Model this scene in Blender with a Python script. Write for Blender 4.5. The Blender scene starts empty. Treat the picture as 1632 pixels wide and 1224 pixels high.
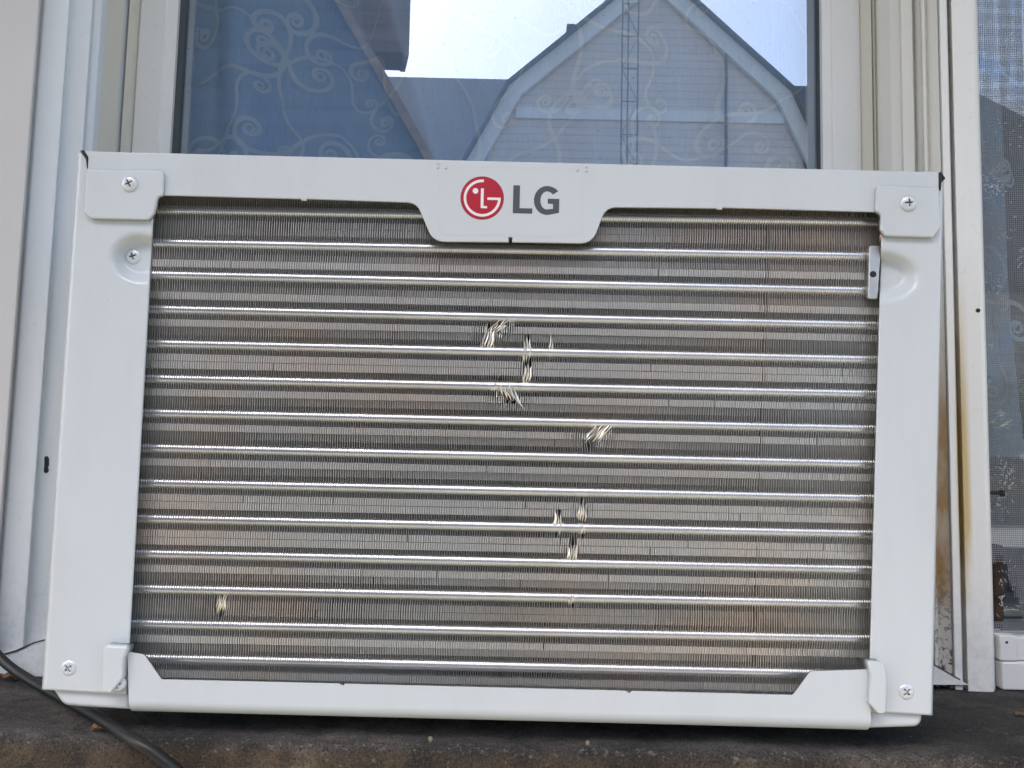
import bpy, bmesh, math, random
from mathutils import Matrix, Vector
random.seed(7)
R = math.radians
sc = bpy.context.scene
C = bpy.context.collection

# ------------------------------------------------------------------ camera, sky, sun, exposure
FPX = 1226.0                       # focal length in photograph pixels (1632 wide)
CAM = Vector((0, -0.441, 0))
CR = Matrix.Rotation(R(94.6), 3, 'X') @ Matrix.Rotation(R(1.3), 3, 'Z')
cd = bpy.data.cameras.new('camera'); cam = bpy.data.objects.new('camera', cd); C.objects.link(cam)
cam.matrix_world = Matrix.Translation(CAM) @ CR.to_4x4()
cd.sensor_width = 36; cd.lens = 36 * FPX / 1632; cd.clip_start = 0.01; cd.clip_end = 600
sc.camera = cam
SUN_EL, SUN_AZ = R(56), R(212)     # sun over the yard; an added unseen slab overhead keeps the window front in shade
w = bpy.data.worlds.new('World'); sc.world = w; w.use_nodes = True
wn = w.node_tree.nodes; wl = w.node_tree.links
sky = wn.new('ShaderNodeTexSky'); sky.sky_type = 'NISHITA'; sky.sun_disc = False
sky.sun_elevation = SUN_EL; sky.sun_rotation = SUN_AZ; sky.air_density = 1.0; sky.dust_density = 3.0; sky.ozone_density = 1.0
wl.new(sky.outputs[0], wn['Background'].inputs[0]); wn['Background'].inputs[1].default_value = 0.12
sl = bpy.data.lights.new('sun', 'SUN'); so = bpy.data.objects.new('sun', sl); C.objects.link(so)
sl.energy = 3.0; sl.angle = R(0.55); sl.color = (1, 0.95, 0.87)
sd = Vector((math.sin(SUN_AZ) * math.cos(SUN_EL), math.cos(SUN_AZ) * math.cos(SUN_EL), math.sin(SUN_EL)))
so.rotation_euler = sd.to_track_quat('Z', 'Y').to_euler(); so.location = sd * 30
sc.view_settings.view_transform = 'Standard'; sc.view_settings.look = 'None'
sc.view_settings.gamma = 1; sc.view_settings.exposure = 2.16; sc.view_settings.use_curve_mapping = False
sc.cycles.max_bounces = 8; sc.cycles.diffuse_bounces = 3; sc.cycles.glossy_bounces = 5
sc.cycles.transparent_max_bounces = 12
sc.cycles.use_denoising = True

# ------------------------------------------------------------------ helpers
ACM = (Matrix.Rotation(R(0.25), 3, 'Y') @ Matrix.Rotation(R(1.6), 3, 'X')).to_4x4()   # the unit tilts a little outwards
ACI = ACM.inverted()
def ray(px, py): return CR @ Vector(((px - 816) / FPX, (612 - py) / FPX, -1))
def at(px, py, Y):
    d = ray(px, py); return CAM + d * ((Y - CAM.y) / d.y)
def aca(px, py, y):                # point on the unit's own plane y (local to the unit)
    c = ACI @ CAM; d = ACI.to_3x3() @ ray(px, py); return c + d * ((y - c.y) / d.y)
GLASS_Y = 0.198
def refl(px, py, D):               # place of a thing that the window pane mirrors, D metres away
    d = ray(px, py); p = CAM + d * (D / d.y); return Vector((p.x, 2 * GLASS_Y - p.y, p.z))

def obj(name, me, mat=None, parent=None, smooth=False):
    if isinstance(me, bmesh.types.BMesh):
        m = bpy.data.meshes.new(name); bmesh.ops.recalc_face_normals(me, faces=me.faces) if not getattr(me, '_keep', 0) else None
        me.to_mesh(m); me.free(); me = m
    o = bpy.data.objects.new(name, me); C.objects.link(o)
    if mat and not me.materials: me.materials.append(mat)
    if parent: o.parent = parent
    if smooth:
        for p in me.polygons: p.use_smooth = True
    return o
def tag(o, label=None, cat=None, group=None, kind=None):
    for k, v in (('label', label), ('category', cat), ('group', group), ('kind', kind)):
        if v: o[k] = v
    return o
def empty(name, loc=(0, 0, 0)):
    o = bpy.data.objects.new(name, None); o.empty_display_size = 0.05; o.location = loc; C.objects.link(o); return o
def pyd(name, v, f, mat=None, parent=None, smooth=False):
    me = bpy.data.meshes.new(name); me.from_pydata([tuple(a) for a in v], [], f); me.update()
    return obj(name, me, mat, parent, smooth)
def boxv(x0, x1, y0, y1, z0, z1, V, F):
    n = len(V)
    V += [(x0,y0,z0),(x1,y0,z0),(x1,y1,z0),(x0,y1,z0),(x0,y0,z1),(x1,y0,z1),(x1,y1,z1),(x0,y1,z1)]
    F += [tuple(n+i for i in q) for q in ((0,3,2,1),(4,5,6,7),(0,1,5,4),(1,2,6,5),(2,3,7,6),(3,0,4,7))]
def box(name, b, mat, parent=None, bev=0.0):
    bm = bmesh.new(); V = []; F = []; boxv(*b, V, F)
    vs = [bm.verts.new(v) for v in V]
    for f in F: bm.faces.new([vs[i] for i in f])
    if bev: bmesh.ops.bevel(bm, geom=bm.edges[:], offset=bev, segments=2, affect='EDGES', profile=0.5)
    return obj(name, bm, mat, parent)
def fillet(pts):
    """pts: (x, y) or (x, y, r) -> polyline with rounded corners"""
    out = []; n = len(pts)
    for i, p in enumerate(pts):
        if len(p) < 3 or p[2] <= 0: out.append((p[0], p[1])); continue
        P = Vector(p[:2]); A = Vector(pts[i-1][:2]) - P; B = Vector(pts[(i+1) % n][:2]) - P
        la, lb = A.length, B.length; A.normalize(); B.normalize()
        ang = math.acos(max(-1, min(1, A.dot(B)))); t = min(p[2] / math.tan(ang/2), la*.49, lb*.49)
        r = t * math.tan(ang/2); c = P + (A + B).normalized() * (r / math.sin(ang/2))
        s = P + A*t - c; e = P + B*t - c
        a0 = math.atan2(s.y, s.x); a1 = math.atan2(e.y, e.x); d = a1 - a0
        while d > math.pi: d -= 2*math.pi
        while d < -math.pi: d += 2*math.pi
        k = max(3, int(abs(d) / 0.25))
        for j in range(k+1):
            a = a0 + d*j/k; out.append((c.x + r*math.cos(a), c.y + r*math.sin(a)))
    return out
def plate(name, pts, y0, thick, bevel, mat, parent, big=None, seg=3, P=aca):
    """a sheet cut to an outline (traced in pixels, built in the unit's plane), front edges rounded"""
    pts = [P(x, y, y0) for x, y in fillet(pts)]
    bm = bmesh.new(); vs = [bm.verts.new(p) for p in pts]; bs = [bm.verts.new(p + Vector((0, thick, 0))) for p in pts]
    n = len(vs); ff = bm.faces.new(vs); bm.faces.new(bs[::-1])
    for i in range(n): bm.faces.new((vs[i], bs[i], bs[(i+1) % n], vs[(i+1) % n]))
    bmesh.ops.recalc_face_normals(bm, faces=bm.faces)
    if big:
        zc, off = big
        es = [e for e in ff.edges if max(v.co.z for v in e.verts) < zc and abs(e.verts[0].co.x - e.verts[1].co.x) > .004]
        bmesh.ops.bevel(bm, geom=es, offset=off, segments=6, affect='EDGES', profile=0.5, clamp_overlap=True)
        ym = min(v.co.y for v in bm.verts)
        es = [e for e in bm.edges if all(abs(v.co.y - ym) < 1e-5 for v in e.verts) and any(f.normal.y > -.9 for f in e.link_faces) and min(v.co.z for v in e.verts) > zc]
    else: es = list(ff.edges)
    if bevel: bmesh.ops.bevel(bm, geom=es, offset=bevel, segments=seg, affect='EDGES', profile=0.5, clamp_overlap=True)
    o = obj(name, bm, mat, parent, True)
    m = o.modifiers.new('n', 'WEIGHTED_NORMAL'); m.keep_sharp = False
    return o
def tube_pts(pts, r, seg=12, V=None, F=None, caps=True):
    V = [] if V is None else V; F = [] if F is None else F
    pts = [Vector(p) for p in pts]; base = len(V); up = None
    for i, p in enumerate(pts):
        t = (pts[min(i+1, len(pts)-1)] - pts[max(i-1, 0)]).normalized()
        if up is None: up = t.orthogonal().normalized()
        up = (up - t*up.dot(t)).normalized(); s = t.cross(up)
        rr = r[i] if isinstance(r, (list, tuple)) else r
        for k in range(seg):
            a = 2*math.pi*k/seg; V.append(p + (up*math.cos(a) + s*math.sin(a))*rr)
    for i in range(len(pts)-1):
        for k in range(seg):
            a = base+i*seg+k; b = base+i*seg+(k+1) % seg; F.append((a, b, b+seg, a+seg))
    if caps:
        F.append(tuple(base+k for k in range(seg))[::-1]); q = base+(len(pts)-1)*seg; F.append(tuple(q+k for k in range(seg)))
    return V, F
def spline(P, n=10):
    P = [Vector(p) for p in P]; out = []
    for i in range(len(P)-1):
        a, b, c, d = P[max(i-1, 0)], P[i], P[i+1], P[min(i+2, len(P)-1)]
        for k in range(n):
            t = k/n; out.append(0.5*((2*b) + (c-a)*t + (2*a-5*b+4*c-d)*t*t + (3*b-a-3*c+d)*t*t*t))
    return out + [P[-1]]

# ------------------------------------------------------------------ materials
def mat(name, col, rough=0.5, metal=0.0, spec=0.5, var=0.0, vscale=20, bump=0.0, bscale=200, vcol=None):
    m = bpy.data.materials.new(name); m.use_nodes = True; nt = m.node_tree; b = nt.nodes['Principled BSDF']
    b.inputs['Base Color'].default_value = (*col, 1); b.inputs['Roughness'].default_value = rough
    b.inputs['Metallic'].default_value = metal; b.inputs['Specular IOR Level'].default_value = spec
    tc = nt.nodes.new('ShaderNodeTexCoord')
    if var or vcol:
        nz = nt.nodes.new('ShaderNodeTexNoise'); nz.inputs['Scale'].default_value = vscale; nz.inputs['Detail'].default_value = 6
        nt.links.new(tc.outputs['Object'], nz.inputs['Vector'])
        rp = nt.nodes.new('ShaderNodeValToRGB'); rp.color_ramp.elements[0].position = .3; rp.color_ramp.elements[1].position = .7
        v2 = vcol or tuple(c*(1+var) for c in col)
        rp.color_ramp.elements[0].color = (*[c*(1-var) for c in col], 1); rp.color_ramp.elements[1].color = (*v2, 1)
        nt.links.new(nz.outputs['Fac'], rp.inputs[0]); nt.links.new(rp.outputs[0], b.inputs['Base Color'])
    if bump:
        nb = nt.nodes.new('ShaderNodeTexNoise'); nb.inputs['Scale'].default_value = bscale; nb.inputs['Detail'].default_value = 4
        nt.links.new(tc.outputs['Object'], nb.inputs['Vector'])
        bp = nt.nodes.new('ShaderNodeBump'); bp.inputs['Strength'].default_value = bump; bp.inputs['Distance'].default_value = 0.001
        nt.links.new(nb.outputs['Fac'], bp.inputs['Height']); nt.links.new(bp.outputs[0], b.inputs['Normal'])
    return m
class NT:
    """small node helper"""
    def __init__(s, m): s.t = m.node_tree; s.b = s.t.nodes['Principled BSDF']; s.tc = s.t.nodes.new('ShaderNodeTexCoord')
    def noise(s, scale, detail=4, rough=.5, vec=None, sc3=None):
        n = s.t.nodes.new('ShaderNodeTexNoise'); n.inputs['Scale'].default_value = scale; n.inputs['Detail'].default_value = detail; n.inputs['Roughness'].default_value = rough
        v = vec or s.tc.outputs['Object']
        if sc3:
            mp = s.t.nodes.new('ShaderNodeMapping'); mp.inputs['Scale'].default_value = sc3; s.t.links.new(v, mp.inputs[0]); v = mp.outputs[0]
        s.t.links.new(v, n.inputs['Vector']); return n.outputs['Fac']
    def ramp(s, fac, stops):
        r = s.t.nodes.new('ShaderNodeValToRGB'); e = r.color_ramp.elements
        while len(e) < len(stops): e.new(.5)
        for k, (p, c) in enumerate(stops): e[k].position = p; e[k].color = (*c, 1) if isinstance(c, tuple) else (c, c, c, 1)
        s.t.links.new(fac, r.inputs[0]); return r.outputs[0]
    def mix(s, fac, a, b):
        n = s.t.nodes.new('ShaderNodeMix'); n.data_type = 'RGBA'
        for sock, v in ((n.inputs[0], fac), (n.inputs[6], a), (n.inputs[7], b)):
            if isinstance(v, tuple): sock.default_value = (*v, 1)
            elif isinstance(v, (int, float)): sock.default_value = v
            else: s.t.links.new(v, sock)
        return n.outputs[2]
    def math(s, op, a, b=None):
        n = s.t.nodes.new('ShaderNodeMath'); n.operation = op
        for i, v in enumerate((a, b)):
            if v is None: continue
            if isinstance(v, (int, float)): n.inputs[i].default_value = v
            else: s.t.links.new(v, n.inputs[i])
        return n.outputs[0]
    def sep(s, v=None):
        n = s.t.nodes.new('ShaderNodeSeparateXYZ'); s.t.links.new(v or s.tc.outputs['Object'], n.inputs[0]); return n.outputs
    def rng(s, v, a, b, c=0., d=1.):
        n = s.t.nodes.new('ShaderNodeMapRange'); s.t.links.new(v, n.inputs[0])
        for i, x in enumerate((a, b, c, d)): n.inputs[i+1].default_value = x
        return n.outputs[0]
    def bump(s, h, strength=.3, dist=.001):
        n = s.t.nodes.new('ShaderNodeBump'); n.inputs['Strength'].default_value = strength; n.inputs['Distance'].default_value = dist
        s.t.links.new(h, n.inputs['Height']); s.t.links.new(n.outputs[0], s.b.inputs['Normal'])
    def col(s, c): s.t.links.new(c, s.b.inputs['Base Color'])
    def rough(s, c): s.t.links.new(c, s.b.inputs['Roughness'])

# painted steel of the unit: clean enamel with dust film and rare specks
M_white = mat('white_enamel', (.72, .73, .72), .28)
h = NT(M_white)
sp = h.ramp(h.noise(420, 2), [(.80, 0.), (.815, 1.)])
h.col(h.mix(h.math('MULTIPLY', sp, .55), h.ramp(h.noise(9, 5), [(.3, (.565, .602, .620)), (.7, (.573, .610, .628))]), (.25, .22, .19)))
h.bump(h.noise(900, 2), .03, .0002)
h.col(h.mix(h.math('MULTIPLY', h.ramp(h.noise(5, 7, .7, sc3=(3, 1, .8)), [(.48, 0.), (.75, 1.)]), .16), h.b.inputs['Base Color'].links[0].from_socket, (.36, .33, .28)))
M_fin_shaded = mat('fin_aluminium_shaded', (.62, .59, .55), .40, .75)
h = NT(M_fin_shaded)
h.col(h.ramp(h.noise(9, 4, sc3=(1, .1, 1.4)), [(.30, (.62, .54, .46)), (.5, (.55, .54, .51)), (.7, (.55, .565, .555))]))  # darker copy of the louvre metal: gap shade and warm reflections in the colour
M_louvre_lit = mat('louvre_aluminium_lit', (.84, .77, .70), .42, .6)
h = NT(M_louvre_lit); h.col(h.ramp(h.noise(9, 4, sc3=(1, .1, 1.4)), [(.30, (.84, .74, .64)), (.5, (.78, .75, .69)), (.70, (.76, .77, .74))]))  # lit copy of the fin metal, warm reflected tint painted in patches
M_tube = mat('tube_aluminium', (.58, .59, .605), .30, 1.0)
h = NT(M_tube); h.col(h.ramp(h.noise(26, 5, .6), [(.3, (.60, .605, .61)), (.7, (.76, .77, .79))]))
M_flap = mat('bent_aluminium', (.84, .79, .70), .33, .9, var=.10, vscale=220)
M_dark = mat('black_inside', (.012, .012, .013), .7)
M_screw = mat('screw_paint', (.62, .65, .67), .3, .25)
M_recess_shade = mat('recess_shade_grey', (.10, .10, .11), .45, .8)  # dark colour stands in for shade inside screw recesses and the opening
M_clip = mat('galvanised_steel', (.60, .61, .61), .38, .75, var=.06, vscale=80)
M_copper = mat('dull_copper', (.55, .34, .24), .35, .9)
M_red = mat('logo_red', (.42, .012, .030), .35)
M_red2 = mat('logo_rim_red', (.33, .012, .030), .35)
M_lwhite = mat('logo_white', (.80, .76, .76), .35)
M_grey = mat('logo_grey', (.070, .080, .095), .35)
M_film = mat('decal_film', (.577, .609, .62), .20)
M_cord = mat('cord_rubber', (.009, .009, .010), .45, bump=.15, bscale=900)

def vinyl(name, a, b, stain=None, zlo=-.17, zhi=.0, dirt=.0, xs=None):
    m = mat(name, a, .38); h = NT(m)
    c = h.ramp(h.noise(6, 6, .6, sc3=(3, 3, .6)), [(.3, a), (.72, b)])
    c = h.mix(h.math('MULTIPLY', h.ramp(h.noise(160, 5, .65), [(.60, 0.), (.72, 1.)]), .12), c, (.22, .20, .17))
    z = h.sep()[2]
    if stain:
        k = h.math('MULTIPLY', h.rng(z, zhi, zlo), h.ramp(h.noise(9, 5, .6, sc3=(2.2, 2.2, 1.)), [(.40, 0.), (.62, 1.)]))
        k = h.math('MULTIPLY', k, h.rng(z, -.115, -.085))
        if xs: k = h.math('MULTIPLY', k, h.rng(h.math('ABSOLUTE', h.math('SUBTRACT', h.sep()[0], xs)), .0060, .0012))
        c = h.mix(h.math('MINIMUM', h.math('MULTIPLY', k, 1.3), .9), c, stain)
    if dirt:
        low = h.rng(z, -.06, -.165)
        blk = h.ramp(h.noise(170, 6, .75), [(.50, 0.), (.56, 1.)])
        c = h.mix(h.math('MULTIPLY', h.math('MULTIPLY', low, blk), dirt), c, (.025, .02, .017))
    h.col(c); h.bump(h.noise(60, 4), .08, .0006); return m
M_frameL = vinyl('cool_white_vinyl', (.62, .665, .69), (.67, .705, .725), dirt=.12)
M_cream = vinyl('cream_vinyl', (.62, .595, .50), (.67, .645, .56))
M_sash = vinyl('sash_white_vinyl', (.69, .70, .675), (.73, .735, .71))
M_frameR = vinyl('aged_white_vinyl', (.74, .735, .69), (.79, .785, .75), stain=(.55, .40, .15), zlo=-.02, zhi=.14, dirt=.10, xs=at(1512, 0, .126).x)
M_jambR = vinyl('stained_vinyl', (.66, .645, .585), (.72, .71, .66), stain=(.42, .25, .09), zlo=-.02, zhi=.12, dirt=1.0)
M_panel = mat('wall_panel_grey', (.55, .54, .525), .5, var=.04, vscale=5, bump=.1, bscale=60)
M_gasket = mat('gasket_rubber', (.05, .06, .065), .6)
M_seam = mat('seam_dirt', (.035, .030, .022), .8)

def glass_mat():
    m = bpy.data.materials.new('window_glass'); m.use_nodes = True; t = m.node_tree; t.nodes.clear()
    o = t.nodes.new('ShaderNodeOutputMaterial'); tr = t.nodes.new('ShaderNodeBsdfTransparent'); tr.inputs[0].default_value = (.86, .90, .92, 1)
    gl = t.nodes.new('ShaderNodeBsdfGlossy'); gl.inputs['Roughness'].default_value = .004; gl.inputs[0].default_value = (.93, .97, 1, 1)
    lw = t.nodes.new('ShaderNodeLayerWeight'); lw.inputs[0].default_value = .25
    mr = t.nodes.new('ShaderNodeMapRange'); mr.inputs[3].default_value = .31; mr.inputs[4].default_value = 1.0
    t.links.new(lw.outputs['Fresnel'], mr.inputs[0])
    mx = t.nodes.new('ShaderNodeMixShader'); t.links.new(mr.outputs[0], mx.inputs[0]); t.links.new(tr.outputs[0], mx.inputs[1]); t.links.new(gl.outputs[0], mx.inputs[2])
    tc = t.nodes.new('ShaderNodeTexCoord')
    n1 = t.nodes.new('ShaderNodeTexNoise'); n1.inputs['Scale'].default_value = 5; n1.inputs['Detail'].default_value = 8; n1.inputs['Roughness'].default_value = .7
    mp = t.nodes.new('ShaderNodeMapping'); mp.inputs['Scale'].default_value = (3.5, 1, 1.2); t.links.new(tc.outputs['Object'], mp.inputs[0]); t.links.new(mp.outputs[0], n1.inputs['Vector'])
    r1 = t.nodes.new('ShaderNodeMapRange'); r1.inputs[1].default_value = .45; r1.inputs[2].default_value = .8; r1.inputs[3].default_value = .03; r1.inputs[4].default_value = .11
    t.links.new(n1.outputs['Fac'], r1.inputs[0])
    n2 = t.nodes.new('ShaderNodeTexNoise'); n2.inputs['Scale'].default_value = 330; n2.inputs['Detail'].default_value = 2; t.links.new(tc.outputs['Object'], n2.inputs['Vector'])
    r2 = t.nodes.new('ShaderNodeMapRange'); r2.inputs[1].default_value = .70; r2.inputs[2].default_value = .76; r2.inputs[4].default_value = .35; t.links.new(n2.outputs['Fac'], r2.inputs[0])
    ad = t.nodes.new('ShaderNodeMath'); t.links.new(r1.outputs[0], ad.inputs[0]); t.links.new(r2.outputs[0], ad.inputs[1])
    df = t.nodes.new('ShaderNodeBsdfDiffuse'); df.inputs[0].default_value = (.42, .42, .40, 1)
    m2 = t.nodes.new('ShaderNodeMixShader'); t.links.new(ad.outputs[0], m2.inputs[0]); t.links.new(mx.outputs[0], m2.inputs[1]); t.links.new(df.outputs[0], m2.inputs[2])
    bn = t.nodes.new('ShaderNodeTexNoise'); bn.inputs['Scale'].default_value = 4; t.links.new(tc.outputs['Object'], bn.inputs['Vector'])
    bp = t.nodes.new('ShaderNodeBump'); bp.inputs['Strength'].default_value = .03; bp.inputs['Distance'].default_value = .002
    t.links.new(bn.outputs['Fac'], bp.inputs['Height']); t.links.new(bp.outputs[0], gl.inputs['Normal'])
    t.links.new(m2.outputs[0], o.inputs[0]); return m
M_glass = glass_mat()

# ------------------------------------------------------------------ the setting: ground, the house this window belongs to
M_ground = mat('lawn', (.10, .12, .05), .9); h = NT(M_ground)
h.col(h.ramp(h.noise(.5, 8, .65), [(.35, (.13, .115, .09)), (.5, (.095, .09, .055)), (.7, (.07, .08, .04))]))
pyd('ground', [(-150, -200, -1.62), (150, -200, -1.62), (150, 100, -1.62), (-150, 100, -1.62)], [(0, 1, 2, 3)], M_ground)['kind'] = 'structure'
M_drive = mat('driveway_concrete', (.225, .208, .19), .85, var=.12, vscale=1.5)
pyd('driveway', [(-12, -9.5, -1.616), (14, -9.5, -1.616), (14, -2.2, -1.616), (-12, -2.2, -1.616)], [(0, 1, 2, 3)], M_drive)['kind'] = 'structure'

M_stucco = mat('painted_masonry', (.42, .38, .33), .85, var=.1, vscale=4, bump=.5, bscale=80)
XL, XR = at(66, 0, .112).x, 1.05          # window opening
hs = empty('house', (0, .13, -1.62)); hs.rotation_euler = (0, 0, 0)
def hb(*b): return box('wall', (b[0], b[1], b[2]-.13, b[3]-.13, b[4]+1.62, b[5]+1.62), M_stucco, hs)
hb(-5, XL-.36, .13, .36, -1.62, 4.2); hb(XR+.02, 5, .13, .36, -1.62, 4.2)
hb(XL-.36, XR+.02, .131, .361, -1.62, -.232); hb(XL-.36, XR+.02, .131, .361, 1.05, 4.2)
M_blocker = mat('sun_blocker_paint', (.50, .48, .45), .7, var=.05, vscale=3)
box('sun_blocker', (-5, 5, -.82-.13, .36-.13, 1.22+1.62, 1.40+1.62), M_blocker, hs)  # added overhang out of view, put there to block direct sun
tag(hs, 'shaded masonry house front in which the white windows sit', 'house')
M_room = mat('dim_room_wall', (.20, .19, .18), .8)
V = []; F = []; boxv(-2.4, 2.4, .365, 3.2, -1.1, 1.6, V, F)
room = pyd('room_wall', V, [f for i, f in enumerate(F) if i != 2], M_room); room['kind'] = 'structure'

# stone sill with mould, worn front edge
M_sill = mat('mouldy_stone', (.2, .17, .13), .9); h = NT(M_sill)
n1 = h.noise(7, 8, .65, sc3=(1, 1.6, 1.6)); n2 = h.noise(60, 6, .7); n3 = h.noise(300, 3)
o3 = h.sep()
top = h.ramp(n1, [(.30, (.011, .010, .009)), (.45, (.038, .036, .034)), (.57, (.11, .10, .09)), (.70, (.24, .21, .18))])
frt = h.ramp(n1, [(.28, (.030, .020, .013)), (.45, (.11, .068, .040)), (.58, (.20, .14, .085)), (.75, (.30, .24, .165))])
base = h.mix(h.rng(o3[2], -.1680, -.1735), top, frt)
base = h.mix(h.math('MULTIPLY', h.ramp(n2, [(.36, 1.), (.52, 0.)]), .6), base, (.018, .016, .014))
edge = h.math('MULTIPLY', h.math('MULTIPLY', h.rng(o3[2], -.1725, -.1700), h.rng(o3[1], .008, .003)), h.ramp(h.noise(330, 5, .75), [(.56, 0.), (.66, 1.)]))
mould = h.math('MULTIPLY', h.ramp(h.noise(11, 7, .7, sc3=(1, 1, .5)), [(.40, 0.), (.56, 1.)]), h.rng(o3[2], -.1670, -.1700))
base = h.mix(h.math('MULTIPLY', mould, .65), base, (.016, .014, .010))
base = h.mix(h.math('MULTIPLY', edge, .6), base, (.42, .40, .36))
base = h.mix(h.math('MULTIPLY', h.ramp(n3, [(.66, 0.), (.72, 1.)]), .4), base, (.36, .34, .30))
n4 = h.noise(850, 3, .7)
base = h.mix(h.ramp(n4, [(.36, .75), (.50, 0.)]), base, (.008, .007, .006))
base = h.mix(h.math('MULTIPLY', h.ramp(n4, [(.58, 0.), (.68, 1.)]), .35), base, (.22, .19, .15))
h.col(base); h.bump(h.math('ADD', n2, h.math('MULTIPLY', h.math('ADD', n3, n4), .5)), 1.0, .006)
from mathutils import noise as mn
V = []; F = []; prof = [(.136, -.1665), (.11, -.1668), (.085, -.167), (.06, -.1672), (.04, -.1674), (.02, -.1670), (.010, -.1668), (.005, -.1672), (.0018, -.1684), (.0005, -.1705), (-.0005, -.175), (-.001, -.183), (-.001, -.192), (-.002, -.205), (-.002, -.232), (.13, -.232)]
nx = 240
for i in range(nx+1):
    x = -.75 + 1.85*i/nx
    for j, (y, z) in enumerate(prof):
        a = 0 if j in (0, len(prof)-1) else 1
        n = mn.noise(Vector((x*25, y*25, z*25))); m_ = mn.noise(Vector((x*90, y*90, z*90+5)))
        V.append((x, y + a*(.0022*n+.0009*m_)*(1 if j > 5 else .2), z + a*(.0016*n + .0008*m_)*(1 if j < 9 else .3)))
k = len(prof)
for i in range(nx):
    for j in range(k-1): F.append((i*k+j, i*k+j+1, (i+1)*k+j+1, (i+1)*k+j))
sill = pyd('window_sill', V, F, M_sill, None, True)
tag(sill, 'mould-blackened stone sill under the windows and the air conditioner', 'window sill')

# ------------------------------------------------------------------ window frame and sash
def vprof(name, pts, z0, z1, mat, parent, yb=.26, row=0, bev=.0):
    """extrude a horizontal profile (pixel x on a row, depth) upright; closed at the back"""
    P = [Vector((at(px, row, y).x, y, 0)) for px, y in pts]
    P += [Vector((P[-1].x, yb, 0)), Vector((P[0].x, yb, 0))]
    bm = bmesh.new(); a = [bm.verts.new((p.x, p.y, z0)) for p in P]; b = [bm.verts.new((p.x, p.y, z1)) for p in P]
    n = len(P); bm.faces.new(a); bm.faces.new(b[::-1])
    side = [bm.faces.new((a[i], a[(i+1) % n], b[(i+1) % n], b[i])) for i in range(n)]
    bmesh.ops.recalc_face_normals(bm, faces=bm.faces)
    es = [e for e in bm.edges if abs(e.verts[0].co.z - e.verts[1].co.z) > .1]
    if bev: bmesh.ops.bevel(bm, geom=es, offset=bev, segments=2, affect='EDGES', profile=.5, clamp_overlap=True)
    return obj(name, bm, mat, parent)
ZB, ZT = -.1665, .95
win = empty('window', (0, .13, ZB)); win.matrix_world = Matrix.Translation((0, 0, 0))
tag(win, 'white vinyl sash window holding the air conditioner, blue curtain behind its pane', 'window')
ZJ = ZB                         # jambs stand on the frame's bottom rail
vprof('frame_jamb', [(66, .124), (67, .112), (71, .110), (111, .112), (114, .118), (148, .121), (152, .127), (163, .129)], ZJ, ZT, M_frameL, win, .20, bev=.0008)
vprof('jamb_liner', [(165, .131), (199, .160), (200, .186), (206, .186), (207.2, .164), (221, .177)], ZB, ZT, M_cream, win, .24, bev=.0004)
sash = vprof('sash_stile', [(224, .181), (226, .179), (266, .179), (268, .1805), (285, .1815), (287, .190)], .12, ZT, M_sash, win, .225, bev=.0004)
vprof('gasket', [(287.5, .191), (297, .194)], .12, ZT, M_gasket, sash, .2)
st2 = vprof('sash_stile', [(1307, .190), (1309, .1815), (1323, .1805), (1325, .179), (1369, .179), (1371.5, .181)], .12, ZT, M_sash, win, .225, bev=.0004)
vprof('gasket', [(1303.5, .194), (1306.5, .191)], .12, ZT, M_gasket, st2, .2)
vprof('jamb_liner', [(1373, .176), (1388, .164), (1388.6, .190), (1392, .190), (1393, .162)], ZB, ZT, M_cream, win, .24, bev=.0003)
vprof('frame_jamb', [(1394, .165), (1417, .152), (1433, .146), (1435, .142), (1453, .139), (1455, .144), (1466, .136), (1468, .131), (1473, .130), (1475, .134), (1494, .126)], ZB, ZT, M_jambR, win, .21, bev=.0005)
vprof('casing_strip', [(1495.5, .126), (1497, .1225), (1508, .1225), (1509.5, .126)], ZB+.0005, ZT, M_frameR, win, .205, bev=.0008)
vprof('seam', [(1509.8, .131), (1514, .131)], ZB+.001, ZT, M_seam, win, .20)
gl = at(290, 0, GLASS_Y).x; gr = at(1306, 0, GLASS_Y).x
pyd('pane', [(gl, GLASS_Y, .125), (gr, GLASS_Y, .125), (gr, GLASS_Y, ZT), (gl, GLASS_Y, ZT)], [(0, 1, 2, 3)], M_glass, win)
XJ = at(163, 0, .129).x
box('head', (XL-.02, .70, .112, .26, ZT+.002, ZT+.09), M_frameL, win, .001)
XS = at(1495, 0, .126).x
box('bottom_rail', (at(224, 0, .181).x, at(1371, 0, .181).x, .1795, .25, .165, .178), M_sash, win, .001)
# bottom rail of the outer frame with mitred ends
bl = [(-.02, .117), (.0, .112), (.026, .112)]
xl0 = at(66, 0, .112).x
V = [(xl0-.002, .1070, ZB), (.1, .1070, ZB), (.1, .1070, ZB+.012), (xl0+.050, .1070, ZB+.0275), (xl0-.002, .1070, ZB+.010)]
V += [(a, .1995, c) for a, b, c in V]
F = [(0, 1, 2, 3, 4), (9, 8, 7, 6, 5)] + [(i, i+5, (i+1) % 5+5, (i+1) % 5) for i in range(5)]
pyd('frame_sill', V, F, M_frameL, win)
V, F = tube_pts([(xl0-.002, .1067, ZB+.0102), (xl0+.02, .1065, ZB+.0172), (xl0+.032, .1067, ZB+.0228), (xl0+.05, .1067, ZB+.0280)], .0006, 5)
pyd('joint_gap', V, F, M_seam, win)
plate('frame_sill', [(1478, 1055), (1492, 1062), (1545, 1092), (1478, 1092)], .1195, .02, .0005, M_frameR, win, P=at)
V, F = tube_pts([at(1486, 1057.5, .1192), at(1510, 1071.5, .1192), at(1530, 1083, .1192)], .0004, 5); pyd('joint_gap', V, F, M_seam, win)
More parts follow.
